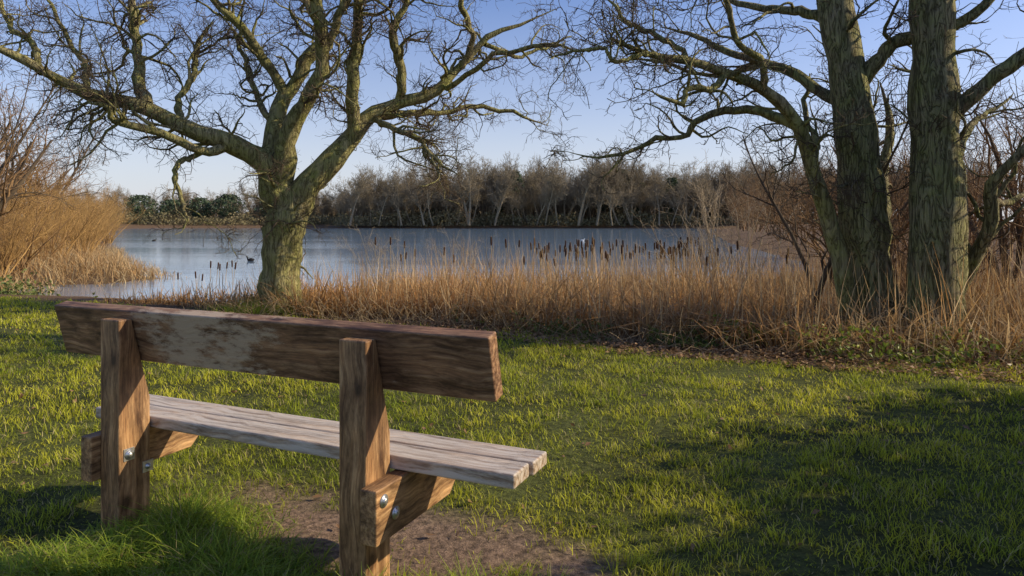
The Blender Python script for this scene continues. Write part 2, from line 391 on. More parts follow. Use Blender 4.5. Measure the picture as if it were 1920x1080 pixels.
h = (.42 + .5 * rng.random(n)) * hs * (.6 + .65 * patch)
c = straw(n, np.clip(vnoise(x, y, 1.3, 23)[:, None] * .9, 0, 1))
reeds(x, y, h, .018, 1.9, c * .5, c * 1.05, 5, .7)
m = rng.random(n) < .11
c = straw(m.sum(), .1) * 1.1
reeds(x[m], y[m], (.75 + .6 * rng.random(m.sum())) * hs[m], .011, .3, c, c, 4, .16)
# left bank reeds
n = 42000
x = rng.uniform(-30, -8.8, n); y = rng.uniform(13, 42, n); sd = sdist(x, y); e = y - np.interp(x, lx, ly)
patch = vnoise(x, y, 1., 24)
keep = (sd > -.5) & (sd < 4.5) & (e > .4) & ((x < -10.6) | (y > 19.5)) & (rng.random(n) < .4 + .8 * patch) & ~((x > -11.2) & (y < 18.6))
x, y, patch = x[keep], y[keep], patch[keep]; n = len(x)
c = straw(n, .1) * 1.05
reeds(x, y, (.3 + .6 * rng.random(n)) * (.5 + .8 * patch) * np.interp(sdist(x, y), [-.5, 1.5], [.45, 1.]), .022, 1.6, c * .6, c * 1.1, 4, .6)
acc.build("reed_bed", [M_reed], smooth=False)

# cattails (bulrushes)
acc = Acc()
def cattail(x, y, h):
    n = len(x); z = np.maximum(ground(x, y), WZ - .1)
    k = 4; t = np.linspace(0, 1, k); ln = rng.normal(size=(n, 2)) * .05
    P = np.zeros((n, k, 3)); P[:, :, 0] = x[:, None] + ln[:, :1] * t; P[:, :, 1] = y[:, None] + ln[:, 1:] * t; P[:, :, 2] = z[:, None] + h[:, None] * t
    V, Q = tubes(P, np.full((n, k), .005), 4); acc.add(V, Q, (.55, .42, .22))
    d = norm(P[:, -1] - P[:, -2]); b = P[:, -1] - d * .16
    s = np.array([-.002, 0, .02, .13, .15, .152]); rad = np.array([.001, .012, .0165, .0165, .01, .001])
    Pc = b[:, None] + d[:, None] * s[None, :, None]
    V, Q = tubes(Pc, np.tile(rad, (n, 1)), 7); acc.add(V, Q, (.085, .04, .02))
n = 120; yy = rng.uniform(13.6, 16.3, n); cattail(rng.uniform(0.3, 4.1, n) * yy / 15, yy, rng.uniform(1.1, 1.45, n))
n = 30; yy = rng.uniform(11, 15.3, n); cattail(rng.uniform(-3.4, 5, n), yy, rng.uniform(1., 1.4, n))
n = 9; yy = rng.uniform(14.2, 16., n); cattail(rng.uniform(-7.2, -5.6, n), yy, rng.uniform(.6, 1., n))
acc.build("cattail_clump", [M_reed])

# ------------------------------------------------------------------ trees
def build_tree(name, base, scale, ox, oy, limbs, specs, mats, K=24, sides=14, lump=.07, jit=.012, seed=1, fork=None):
    """limbs: elevation-drawing tables (u, w, radius, depth m) measured from the trunk foot"""
    global rng
    rng = np.random.default_rng(seed)
    Ps = []; Rs = []
    for li, lb in enumerate(limbs):
        a = np.array(lb, float)
        pts = np.stack([(a[:, 0] - ox) / scale, a[:, 3], (oy - a[:, 1]) / scale, a[:, 2] / scale], -1)
        r = catmull(pts, K)
        j = np.cumsum(rng.normal(size=(K, 3)) * jit * (.5 if li == 0 else 1.), axis=0); j -= np.linspace(0, 1, K)[:, None] * j[-1]; j[:2] = 0
        rad = r[:, 3] * (1 + rng.normal(size=K) * .05)
        if li: rad[-4:] *= np.array([.9, .75, .5, .25])
        Ps.append(r[:, :3] + j); Rs.append(np.clip(rad, .004, None))
    P = np.array(Ps) + np.array(base); R = np.array(Rs)
    if fork is not None:
        R[0, :3] *= np.array([1.45, 1.2, 1.06])
    acc = Acc()
    V, Q = tubes(P, R, sides, ref=(.2, 1, .1), lump=lump); acc.add(V, Q, m=0)
    allp = [(P, R)]
    for i, sp in enumerate(specs):
        s_ = allp[-1]
        p_, r_ = grow(s_[0], s_[1], **sp)
        okk = p_[:, :, 2].min(axis=1) > .25
        p_, r_ = p_[okk], r_[okk]
        allp.append((p_, r_))
        sd_ = 7 if i == 0 else (4 if i == 1 else 3)
        V, Q = tubes(p_, r_, sd_); acc.add(V - 0, Q, m=0 if i == 0 else 1)
    ob = acc.build(name, mats)
    ob.data.transform(Matrix.Translation((-base[0], -base[1], -base[2]))); ob.location = base
    return ob

def S4(d1, L1, d2, L2, d3, L3, up=.06, wand=.4, r1=.03, d4=None, L4=.2, rmin=.0036):
    s = [dict(dens=d1, k=10, L=L1, wander=wand * .75, up=up, t0=.25, rs=.5, rcap=r1, rmin=.009),
         dict(dens=d2, k=7, L=L2, wander=wand, up=up * .7, t0=.12, rs=.6, rmin=.006, rcap=.013),
         dict(dens=d3, k=5, L=L3, wander=wand, up=up * .5, t0=.1, rs=.65, rmin=rmin, rcap=.007)]
    if d4: s.append(dict(dens=d4, k=3, L=L4, wander=wand, up=.02, t0=.1, rs=.8, rmin=rmin * .85, rcap=.0045))
    return s

central = [
 [(528, 592, 46, 0), (527, 560, 42, 0), (524, 510, 38, 0), (532, 450, 37, 0), (540, 405, 38, 0), (536, 365, 26, 0), (520, 325, 21, 0)],
 [(535, 400, 30, 0), (512, 345, 25, -.05), (500, 300, 23, -.1), (450, 268, 20, -.25), (385, 245, 15, -.4), (300, 203, 12, -.6), (215, 186, 10, -.7), (145, 158, 8, -.9), (75, 122, 6, -1.1), (0, 92, 4.5, -1.3), (-90, 70, 3, -1.4)],
 [(310, 208, 10, -.55), (285, 165, 11, -.3), (262, 110, 9, -.1), (240, 60, 8, .1), (222, 0, 7, .3), (200, -80, 5, .5), (150, -170, 3, .7)],
 [(503, 318, 21, -.05), (512, 240, 17, .1), (528, 165, 15, .3), (562, 112, 13, .4), (588, 65, 12, .5), (578, 30, 11, .6), (548, -20, 9, .8), (530, -110, 6, 1.)],
 [(526, 175, 10, .3), (498, 118, 9, .1), (478, 75, 8, -.2), (440, 30, 7, -.4), (400, -30, 5, -.7), (360, -110, 3, -.9)],
 [(528, 345, 21, 0), (548, 262, 17, -.2), (585, 195, 15, -.4), (618, 130, 13, -.6), (628, 60, 11, -.8), (612, 0, 9, -1.), (600, -100, 6, -1.2)],
 [(548, 400, 30, 0), (580, 358, 26, .05), (625, 305, 22, .15), (660, 255, 19, .3), (690, 208, 15, .4), (745, 172, 12, .5), (815, 150, 10, .6), (858, 105, 8, .7), (905, 58, 6.5, .8), (965, 20, 5, .9), (1050, -20, 3, 1.)],
 [(655, 262, 14, .25), (664, 190, 12, .05), (672, 110, 11, -.1), (686, 30, 9, -.3), (690, -40, 7, -.4), (700, -120, 4, -.5)],
 [(740, 176, 10, .5), (752, 120, 9, .3), (742, 70, 8, .1), (760, 10, 6, 0), (790, -70, 4, -.2)],
 [(690, 210, 8, .4), (750, 195, 7, .8), (820, 185, 6, 1.2), (890, 165, 5, 1.5), (960, 172, 4, 1.7), (1040, 205, 2.5, 1.9)],
 [(450, 270, 9, -.25), (405, 292, 8, -.5), (350, 262, 7, -.9), (305, 248, 6, -1.2), (300, 222, 4, -1.4), (262, 225, 3, -1.5)],
 [(405, 291, 5, -.5), (372, 312, 5, -.6), (366, 345, 4, -.7), (392, 385, 3.5, -.8), (400, 420, 2, -.9)],
 [(690, 215, 7, .4), (735, 240, 6, 0), (790, 262, 5, -.3), (820, 300, 4, -.5), (868, 335, 2.5, -.8)],
 [(150, 160, 6, -.9), (120, 110, 5, -.7), (60, 60, 4, -.5), (10, -10, 3, -.2)],
 [(860, 108, 6, .7), (880, 60, 6, .4), (860, 0, 5, .2), (880, -70, 3, 0)],
 [(360, 236, 7, -.4), (330, 185, 6, 0), (345, 130, 6, .3), (330, 70, 5, .7), (350, 0, 4, 1.)],
 [(620, 130, 7, -.6), (665, 40, 7, -.9), (720, -30, 5, -1.2), (760, -120, 3, -1.4)],
 [(215, 186, 6, -.7), (180, 130, 5, -.4), (130, 60, 4, -.2), (80, -20, 3, 0)],
 [(75, 122, 4, -1.1), (30, 60, 3.5, -1.3), (-40, 20, 3, -1.4), (-120, -20, 2, -1.5)],
 [(815, 150, 6, .6), (870, 140, 5, .3), (930, 100, 4.5, 0), (1010, 90, 4, -.3), (1080, 110, 2.5, -.5)],
 [(905, 58, 5, .8), (960, 70, 4, 1.2), (1020, 50, 3.5, 1.5), (1090, 10, 2.5, 1.8)],
 [(512, 240, 7, .1), (470, 190, 6, .4), (440, 120, 5, .7), (400, 60, 4, 1.), (360, -10, 3, 1.2)],
]
tw = S4(6.4, 1.25, 7.5, .68, 9, .34, up=.02, wand=.45, r1=.032, d4=7, L4=.17)
build_tree("bare_oak_tree", (-3.6, 10.9, -.1), 119.3, 530, 582, central, tw, [M_bark_c, M_twig_c], seed=5, fork=1, jit=.02)

R1 = [
 [(1655, 640, 50, 0), (1648, 590, 44, 0), (1632, 500, 42, 0), (1618, 400, 40, 0), (1605, 260, 36, 0), (1588, 120, 34, 0), (1566, 0, 32, 0), (1550, -130, 26, 0), (1540, -260, 18, 0)],
 [(1602, 150, 16, 0), (1632, 105, 14, -.1), (1655, 72, 13, -.2), (1712, 62, 11, -.4), (1780, 20, 8, -.6), (1830, -60, 5, -.7)],
 [(1592, 190, 12, 0), (1550, 150, 11, .2), (1510, 108, 10, .4), (1455, 85, 8, .5), (1390, 62, 7, .6), (1340, 20, 5, .8), (1270, -10, 3, 1.)],
 [(1640, 430, 17, 0), (1672, 385, 17, .2), (1705, 350, 14, .5), (1730, 290, 10, .8), (1760, 200, 8, 1.), (1750, 100, 5, 1.2)],
 [(1572, 30, 11, 0), (1520, -10, 9, .3), (1450, -30, 7, .5), (1370, -60, 4, .7)],
 [(1612, 330, 9, 0), (1650, 250, 8, .4), (1668, 190, 7, .7), (1640, 110, 5, 1.), (1660, 30, 4, 1.2)],
 [(1665, 600, 14, .1), (1690, 520, 13, .4), (1680, 440, 11, .6), (1672, 380, 9, .7), (1690, 300, 7, .9), (1680, 200, 5, 1.)],
 [(1455, 85, 6, .5), (1400, 100, 5, .8), (1340, 90, 4, 1.), (1270, 60, 3, 1.2), (1200, 50, 2, 1.3)],
]
build_tree("bare_tree", (4.37, 8.2, -.22), 158.5, 1652, 640, R1, S4(3.4, 1.15, 6, .6, 7, .33, r1=.028, d4=6, L4=.16), [M_bark_r, M_twig_c], seed=8, fork=1, jit=.008)

R1b = [
 [(1600, 640, 20, 0), (1585, 590, 17, 0), (1572, 500, 16, 0), (1550, 410, 15, 0), (1520, 320, 14, 0), (1490, 240, 13, -.1), (1450, 190, 11, -.2), (1400, 158, 10, -.3), (1330, 135, 8, -.4), (1262, 118, 7, -.5), (1190, 108, 5, -.6), (1120, 85, 3, -.7)],
 [(1478, 222, 10, -.1), (1430, 182, 9, .2), (1365, 172, 8, .4), (1315, 198, 7, .5), (1298, 232, 6, .55), (1235, 235, 5, .6), (1195, 255, 4, .7), (1130, 268, 3, .8), (1060, 250, 2, .9)],
 [(1330, 136, 6, -.4), (1300, 165, 6, -.6), (1250, 175, 5, -.8), (1235, 200, 4, -.9), (1180, 180, 3, -1.)],
 [(1405, 160, 7, -.3), (1385, 110, 6, -.5), (1330, 70, 5, -.7), (1290, 10, 4, -.9), (1220, -40, 3, -1.)],
 [(1262, 118, 5, -.5), (1220, 70, 5, -.3), (1160, 40, 4, -.1), (1120, -20, 3, 0)],
 [(1515, 310, 7, 0), (1540, 240, 6, .3), (1530, 180, 5, .5), (1550, 100, 4, .6)],
 [(1190, 108, 4, -.6), (1130, 130, 3.5, -.8), (1080, 110, 3, -.9), (1010, 130, 2, -1.)],
]
build_tree("bare_tree", (4.0, 8.0, -.2), 162, 1600, 640, R1b, S4(6.5, .9, 8, .5, 9, .3, r1=.02, wand=.5, up=.02, d4=7, L4=.15), [M_bark_c, M_twig_c], seed=9, lump=.05, jit=.015)

R2 = [
 [(1742, 650, 62, 0), (1745, 600, 54, 0), (1750, 500, 50, 0), (1752, 380, 46, 0), (1750, 260, 42, 0), (1745, 120, 40, 0), (1742, 0, 38, 0), (1738, -140, 32, 0), (1735, -280, 22, 0)],
 [(1765, 215, 16, 0), (1800, 165, 15, -.2), (1850, 112, 13, -.4), (1905, 60, 11, -.6), (1970, -10, 8, -.8), (2050, -90, 5, -1.)],
 [(1770, 520, 16, .1), (1800, 470, 14, .2), (1806, 380, 13, .2), (1808, 300, 12, .2), (1795, 240, 10, .3), (1800, 180, 9, .3), (1790, 90, 8, .5), (1820, 0, 6, .6), (1850, -80, 4, .7)],
 [(1800, 640, 17, .3), (1812, 560, 15, .3), (1835, 480, 13, .2), (1850, 400, 12, 0), (1842, 330, 10, -.1), (1880, 270, 8, -.3), (1930, 220, 6, -.5), (2000, 150, 4, -.7)],
 [(1808, 300, 8, .2), (1850, 240, 8, .5), (1900, 200, 7, .8), (1960, 170, 5, 1.), (2040, 120, 3, 1.2)],
 [(1850, 400, 8, 0), (1890, 370, 7, .3), (1960, 360, 6, .6), (2040, 330, 4, .8)],
 [(1770, -20, 13, 0), (1820, -70, 11, -.3), (1900, -120, 8, -.5), (1980, -200, 5, -.7)],
]
build_tree("bare_tree", (4.72, 7.75, -.2), 168, 1745, 650, R2, S4(3.4, 1.1, 6, .55, 7, .33, r1=.028, d4=6, L4=.16), [M_bark_r, M_twig_c], seed=10, fork=1, jit=.008)

def shrub_mesh(name, height, nst, spread, mats, specs, seed, r0=.03, k=8, wand=.12, lean=.35, sides=6):
    global rng
    rng = np.random.default_rng(seed)
    P = np.zeros((nst, k, 3)); R = np.zeros((nst, k))
    a = rng.random(nst) * 6.28; P[:, 0, 0] = np.cos(a) * spread * .12; P[:, 0, 1] = np.sin(a) * spread * .12
    d = norm(np.stack([np.cos(a) * lean, np.sin(a) * lean, np.ones(nst)], -1) + rng.normal(size=(nst, 3)) * .15)
    hh = height * (.65 + .4 * rng.random(nst))
    for j in range(1, k):
        d = norm(d + rng.normal(size=(nst, 3)) * wand); P[:, j] = P[:, j - 1] + d * (hh / (k - 1))[:, None]
    R[:] = r0 * (1 - .82 * np.linspace(0, 1, k))[None] * (.7 + .5 * rng.random((nst, 1)))
    acc = Acc(); V, Q = tubes(P, R, sides); acc.add(V, Q, m=0)
    cur = (P, R)
    for i, sp in enumerate(specs):
        cur = grow(cur[0], cur[1], **sp)
        okk = cur[0][:, :, 2].min(axis=1) > .05; cur = (cur[0][okk], cur[1][okk])
        V, Q = tubes(cur[0], cur[1], 4 if i == 0 else 3); acc.add(V, Q, m=1 if len(mats) > 1 else 0)
    return acc.build(name, mats, link=False)

def inst(me, name, loc, rz=0., s=1., parent=None, sz=None):
    ob = bpy.data.objects.new(name, me); col.objects.link(ob)
    ob.location = loc; ob.rotation_euler = (0, 0, rz); ob.scale = (s, s, sz or s)
    if parent: ob.parent = parent
    return ob

sp_sh = lambda d=1.: [dict(dens=5 * d, k=6, L=1.0, wander=.25, up=.1, t0=.15, rs=.55, rmin=.004, spread=(.3, .9)),
                 dict(dens=7 * d, k=5, L=.5, wander=.3, up=.08, t0=.1, rs=.6, rmin=.003, spread=(.4, 1.)),
                 dict(dens=6 * d, k=3, L=.28, wander=.3, up=.05, t0=.1, rs=.7, rmin=.0025, spread=(.4, 1.))]
sh_gold = [shrub_mesh("golden_shrub_%d" % i, 3.2, 14, 1.5, [M_twig_b if i else M_twig_g, M_twig_g], sp_sh(.9), 30 + i, r0=.028) for i in range(2)]
sh_brown = [shrub_mesh("brown_shrub_%d" % i, 3.4, 10, 1.2, [M_twig_b, M_twig_b], sp_sh(.8), 40 + i, r0=.028) for i in range(2)]
sh_pale = shrub_mesh("pale_shrub", 2.9, 6, .8, [M_twig_p, M_twig_p], sp_sh(.8), 50, r0=.018, lean=.15)
sm_spec = [dict(dens=5, k=7, L=1.5, wander=.25, up=.1, t0=.25, rs=.55, rmin=.006, spread=(.4, 1.)),
           dict(dens=6, k=5, L=.65, wander=.35, up=.05, t0=.1, rs=.6, rmin=.0045), dict(dens=7, k=4, L=.32, wander=.35, up=.03, t0=.1, rs=.7, rmin=.0035)]
sm_tree = shrub_mesh("small_tree", 3.2, 3, .5, [M_twig_c, M_twig_b], sm_spec, 55, r0=.06, lean=.1)
sapling = shrub_mesh("sapling", 3.0, 1, .1, [M_twig_c, M_twig_c], [dict(dens=7, k=7, L=1.35, wander=.22, up=.12, t0=.22, rs=.55, rmin=.007, spread=(.5, 1.1)), dict(dens=7, k=5, L=.6, wander=.35, up=.05, t0=.1, rs=.6, rmin=.0045), dict(dens=8, k=4, L=.3, wander=.35, up=.02, t0=.1, rs=.7, rmin=.0035)], 58, r0=.055, lean=.02)
rng = np.random.default_rng(77)
def put(me, name, x, y, s=1., sz=None):
    return inst(me, name, (x, y, float(ground(x, y)) - .05), rng.random() * 6.28, s, sz=sz)
# left bank thicket
for (x, y, s) in [(-14.9, 17.8, .9), (-17, 21, .9), (-16.2, 24.0, .7), (-18.5, 25.5, .95), (-18.5, 30, .85), (-22, 31, 1.05), (-21.8, 35.5, .9), (-26, 38, 1.15), (-25.5, 43, .95),
                  (-29, 47, 1.2), (-31.5, 54, 1.2), (-36.5, 60, 1.4), (-41.5, 70, 1.5), (-48, 80, 1.7), (-25, 27, 1.3), (-20.5, 21, 1.1), (-34, 45, 1.6), (-30, 33, 1.4), (-56, 92, 1.9), (-66, 108, 2.1),
                  (-14.6, 20.3, .95), (-13.6, 18.2, .85), (-16.9, 23, 1.1), (-17.4, 26.5, 1.05), (-20.6, 33, 1.1), (-15.8, 18.8, 1.15), (-23.5, 37, 1.2)]:
    put(sh_gold[rng.integers(2)], "golden_shrub", x, y, s)
for (x, y, s) in [(-18, 19, 1.2), (-22, 28, 1.3), (-15.2, 20.8, .8), (-27, 36, 1.4), (-13.6, 16.3, .8)]:
    put(sh_brown[rng.integers(2)], "bare_shrub", x, y, s)
for (me_, x, y, s) in [(sm_tree, -11.3, 13.9, 1.7), (sapling, -12.6, 15.4, 1.9), (sm_tree, -14.8, 19.4, 2.0), (sm_tree, -16.9, 20.6, 1.9), (sm_tree, -17.8, 25, 2.0), (sm_tree, -19.5, 24, 2.4), (sapling, -21, 31, 2.4), (sm_tree, -24, 30, 2.4), (sm_tree, -28, 40, 2.3), (sm_tree, -33, 50, 2.4)]:
    put(me_, "bare_tree", x, y, s)
# right bank thicket
for (me_, x, y, s) in [(sapling, 3.78, 8.9, 1.05), (sapling, 4.75, 10.6, 1.15), (sm_tree, 5.6, 12, 1.2), (sm_tree, 9.3, 13, 1.6), (sm_tree, 8.6, 10.5, 1.4), (sm_tree, 7.0, 13.4, 1.4), (sapling, 6.6, 8.9, 1.5)]:
    put(me_, "bare_tree", x, y, s)
for (x, y, s) in [(4.0, 13.2, 1.1), (4.9, 14.2, 1.0), (-2.55, 13.4, .6), (-.95, 14.2, .6), (3.4, 12, .7)]:
    put(sh_pale, "pale_shrub", x, y, s)
for (x, y, s) in [(6.1, 10.4, .65), (6.9, 11.6, .8), (7.6, 9.1, .8), (8.8, 8.0, .9), (9.4, 9.9, 1.2), (7.4, 14.4, 1.), (10, 15.5, 1.3), (10.5, 12, 1.3), (12.5, 18, 1.5), (12.6, 22, 1.4), (14.0, 27, 1.4), (15.6, 33, 1.5), (17.3, 42, 1.6),
                  (19.5, 50, 1.7), (23.2, 62, 1.9), (27.5, 78, 2.1), (31, 92, 2.3), (36, 108, 2.4), (41, 124, 2.4), (46, 140, 2.6), (18, 24, 2.), (13.5, 13, 1.6), (11.5, 17.5, 1.), (39, 112, 2.4), (44, 128, 2.6)]:
    put(sh_brown[rng.integers(2)], "bare_shrub", x, y, s)

# ------------------------------------------------------------------ leafy plants
def leafy(name, blobs, n, size, c1, c2, mats, loc, seed):
    global rng
    rng = np.random.default_rng(seed)
    bl = np.array(blobs, float); w = bl[:, 3] ** 3; idx = rng.choice(len(bl), n, p=w / w.sum())
    d = norm(rng.normal(size=(n, 3))); rr = rng.random(n) ** .45
    pos = bl[idx, :3] + d * (rr * bl[idx, 3])[:, None] * (.8 + .4 * vnoise(d[:, 0] * 5 + idx, d[:, 2] * 5 + 9, 1., 31))[:, None]
    pos = pos[pos[:, 2] > .02]
    acc = Acc(); V, Q = leaves(pos, size)
    t = rng.random((len(pos), 1)); c = np.array(c1) * (1 - t) + np.array(c2) * t
    acc.add(V, Q, np.repeat(c, 4, axis=0), 0)
    P = np.zeros((len(bl), 4, 3)); P[:, :, :] = bl[:, None, :3] * np.linspace(0, 1, 4)[None, :, None]; P[:, 0] += rng.normal(size=(len(bl), 3)) * [.1, .1, 0]
    V, Q = tubes(P, np.tile(np.linspace(.06, .02, 4), (len(bl), 1)) * min(1., bl[:, 3].max()), 5); acc.add(V, Q, (.1, .07, .04), 1)
    ob = acc.build(name, mats, smooth=False); ob.location = loc
    return ob
HB = [(0, 0, 1.2, 1.1), (.5, .6, 1.9, 1.), (-.6, -.3, 2., .9), (.1, -.7, 1.3, 1.), (0, .1, 2.6, .75), (-.5, .7, 1.1, .9), (.7, -.5, .8, .9)]
for i, (x, y, s) in enumerate([(7.0, 3.9, 1.05), (5.9, 2.2, 1.02), (5.5, .5, 1.3), (5.7, -1.5, 1.35), (8.6, 2.6, 1.35)]):  # unseen bushes, added and sized to cast the lower-right lawn shadow
    ob = leafy("shadow_bush", HB, 12000, .14, (.02, .045, .012), (.05, .09, .02), [M_leaf, M_twig_b], (x, y, -.1), 60 + i); ob.scale = (s, s, s)

rng = np.random.default_rng(90)
acc = Acc()
def edge_leaves(x0, x1, n, size, c1, c2, hmax, off=(.1, .5), cl=.5, flat=0.):
    x = rng.uniform(x0, x1, n); e = rng.uniform(off[0], off[1], n); y = np.interp(x, lx, ly) + e
    k = vnoise(x, y, .45, 41) > cl; x, y = x[k], y[k]; m = len(x)
    z = ground(x, y) + .01 + hmax * rng.random(m) ** 1.5 * vnoise(x, y, .35, 42)
    V, Q = leaves(np.stack([x, y, z], -1), size, flat); t = rng.random((m, 1))
    acc.add(V, Q, np.repeat(np.array(c1) * (1 - t) + np.array(c2) * t, 4, axis=0))
edge_leaves(-.8, 2.2, 3600, .045, (.06, .1, .02), (.2, .22, .05), .3, (.1, .7), .42)
edge_leaves(2.2, 7, 3600, .06, (.1, .17, .02), (.4, .42, .06), .4, (-.1, 1.1), .52)
edge_leaves(-1.5, 8, 11000, .05, (.2, .11, .045), (.46, .29, .15), .06, (-.55, .9), .25, .8)
edge_leaves(-13, -8.6, 2200, .08, (.08, .12, .03), (.2, .22, .06), .6, (1., 2.5), .55)
x = rng.uniform(-7, 6, 700); y = rng.uniform(2, 9, 700); k = y < np.interp(x, lx, ly); x, y = x[k], y[k]
V, Q = leaves(np.stack([x, y, ground(x, y) + .02], -1), .045, .8); acc.add(V, Q, (.26, .15, .07))
acc.build("bramble_and_leaf_litter", [M_leaf], smooth=False)

acc = Acc(); n = 1300
x = rng.uniform(-5, 8, n); y = np.interp(x, lx, ly) + rng.uniform(0, .9, n); z = ground(x, y)
P = np.zeros((n, 5, 3)); d = norm(rng.normal(size=(n, 3)) * [.7, .7, .3] + [0, 0, .7]); P[:, 0] = np.stack([x, y, z], -1); LL = rng.uniform(.15, .6, n)
for j in range(1, 5):
    d = norm(d + rng.normal(size=(n, 3)) * .2); P[:, j] = P[:, j - 1] + d * (LL / 4)[:, None]
V, Q = tubes(P, np.full((n, 5), .0035), 3); acc.add(V, Q, (.5, .38, .22)); acc.build("dry_stalks", [M_reed])

# ------------------------------------------------------------------ distant treeline
far_v = []
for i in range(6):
    far_v.append(shrub_mesh("far_tree_%d" % i, 13.5, 1 + (i % 3 == 1), .6, [M_far_haze, M_far_haze],
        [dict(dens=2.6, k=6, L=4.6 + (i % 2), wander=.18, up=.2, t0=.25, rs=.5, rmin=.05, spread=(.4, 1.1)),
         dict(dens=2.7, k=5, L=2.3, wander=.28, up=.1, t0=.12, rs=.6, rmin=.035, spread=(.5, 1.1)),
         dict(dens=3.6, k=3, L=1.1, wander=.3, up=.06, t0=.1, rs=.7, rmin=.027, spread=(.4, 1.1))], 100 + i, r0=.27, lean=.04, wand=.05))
rng = np.random.default_rng(5)
root = bpy.data.objects.new("distant_treeline", None); col.objects.link(root)
for xx in np.arange(-75, 120, 2.9):
    for row in range(7):
        x = xx + rng.normal() * 1.6; y = 174 + row * 5.5 + rng.normal() * 1.5
        if x < -45: y += 25
        prof = np.interp(x, [-75, -48, -44, -10, 20, 50, 120], [.58, .66, .84, .98, 1.05, 1.0, 1.12])
        prof *= .82 + .36 * float(vnoise(x, 3. + row * .3, 9., 71))
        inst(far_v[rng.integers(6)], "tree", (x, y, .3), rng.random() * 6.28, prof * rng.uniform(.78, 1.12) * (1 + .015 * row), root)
for xx in np.arange(-150, -60, 3.5):
    for row in range(3):
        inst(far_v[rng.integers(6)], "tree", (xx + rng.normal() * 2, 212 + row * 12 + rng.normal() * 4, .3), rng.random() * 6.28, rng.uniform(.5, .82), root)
M_farleaf = blade_mat("far_leaf", .15, .9)
acc = Acc()
def scrub(n, y0, dy, hbase, hvar, c1, c2, size=.7, zp=1.2, x0=-150):
    x = rng.uniform(x0, 90, n); y = y0 + rng.random(n) * dy + np.where(x < -45, 14, 0)
    hh = hbase + hvar * vnoise(x, y * 0 + 3, 5., 51) + 1.6 * vnoise(x, y, 1.5, 54); z = .2 + rng.random(n) ** zp * hh
    V, Q = leaves(np.stack([x, y, z], -1), size); b = rng.random((n, 1)) * .4 + vnoise(x, z, 4, 52)[:, None] * .6
    acc.add(V, Q, np.repeat(np.array(c1) * (1 - b) + np.array(c2) * b, 4, axis=0))
scrub(26000, 173, 14, .3, 3.6, (.10, .10, .05), (.33, .27, .14))
scrub(30000, 206, 10, 2.5, 2.5, (.14, .125, .08), (.26, .22, .14), 1.0, .9)
scrub(42000, 218, 10, 7.5, 3., (.16, .14, .10), (.28, .235, .16), 1.1, .9, -44)
def evergreen(cx, cy, h, w):
    n = 1300; t = rng.random(n); a = rng.random(n) * 6.28; r = w * np.sin(np.clip(t, .02, 1) ** .8 * 3.0) ** .6 * (.4 + .7 * rng.random(n)) * (.55 + .8 * vnoise(a * 3 + cx, t * 8, 1, 53))
    V, Q = leaves(np.stack([cx + np.cos(a) * r, cy + np.sin(a) * r, h * (.3 + .7 * t)], -1), .75)
    acc.add(V, Q, np.repeat(np.array([.08, .11, .06]) * (.6 + .8 * rng.random((n, 1))), 4, axis=0))
for (cx, cy, h, w) in [(1, 182, 14.5, 2.2), (-3.5, 190, 13.5, 2.4), (24, 186, 14, 2.6), (29, 184, 15, 3.2), (33, 186, 13.5, 2.8), (43, 186, 13, 3), (-22, 186, 11, 2.6), (-70, 200, 7.5, 4), (-82, 200, 9, 4.5), (-90, 200, 8, 4), (-98, 200, 7.5, 4), (-61, 200, 8, 4), (-110, 205, 9, 5)]:
    evergreen(cx, cy, h, w)
ob = acc.build("undergrowth", [M_farleaf], smooth=False, parent=root)

# ------------------------------------------------------------------ bench
W_board = wood_mat("wood_back", 0, (.11, .052, .027), (.25, .13, .064), (.42, .25, .13), patch=.8, patchcol=(.56, .43, .29))
W_post = wood_mat("wood_post", 2, (.13, .06, .025), (.31, .165, .068), (.50, .30, .14))
W_beam = wood_mat("wood_beam", 1, (.14, .068, .03), (.34, .185, .078), (.52, .32, .15))
W_seat = wood_mat("wood_seat", 0, (.22, .135, .08), (.42, .30, .2), (.6, .48, .35), rough=.34, wear_glint=.85)
M_steel = plain_noise("galvanised_steel", (.42, .42, .42), (.62, .62, .6), 60, .35, .8)
bench = bpy.data.objects.new("park_bench", None); col.objects.link(bench)
bench.location = (-.08, 2.36, 0); bench.rotation_euler = (0, 0, math.radians(-24))
def prism(name, prof, axis_i, a, b, mat, bev=.006, cx=0):
    """prof: polygon in the two other axes, extruded along axis_i from a to b"""
    n = len(prof); vs = []
    for e in (a, b):
        for (p, q_) in prof:
            v = [p, q_]; v.insert(axis_i, e); vs.append(v)
    fs = [tuple(range(n))[::-1], tuple(range(n, 2 * n))] + [(i, (i + 1) % n, n + (i + 1) % n, n + i) for i in range(n)]
    c = np.mean(vs, axis=0); vs = [tuple(np.array(v) - c) for v in vs]
    me = bpy.data.meshes.new(name); me.from_pydata(vs, [], fs); me.materials.append(mat)
    bm = bmesh.new(); bm.from_mesh(me); bmesh.ops.recalc_face_normals(bm, faces=bm.faces)
    bm.to_mesh(me); bm.free()
    ob = bpy.data.objects.new(name, me); col.objects.link(ob); ob.location = tuple(c); ob.parent = bench
    bv = ob.modifiers.new("b", 'BEVEL'); bv.width = bev; bv.segments = 3; bv.limit_method = 'ANGLE'
    for p_ in me.polygons: p_.use_smooth = False
    return ob
bd = prism("backrest", [(-.0325, -.121), (.0325, -.121), (.0325, .121), (-.0325, .121)], 0, -2.3, 0, W_board, .007)
bd.rotation_euler = (math.radians(14.3), 0, 0); bd.location = (-1.15, .063, .7925)
prof = [(-.06, -.35), (.096, -.35), (.096, .5), (.002, .868), (-.06, .868)]
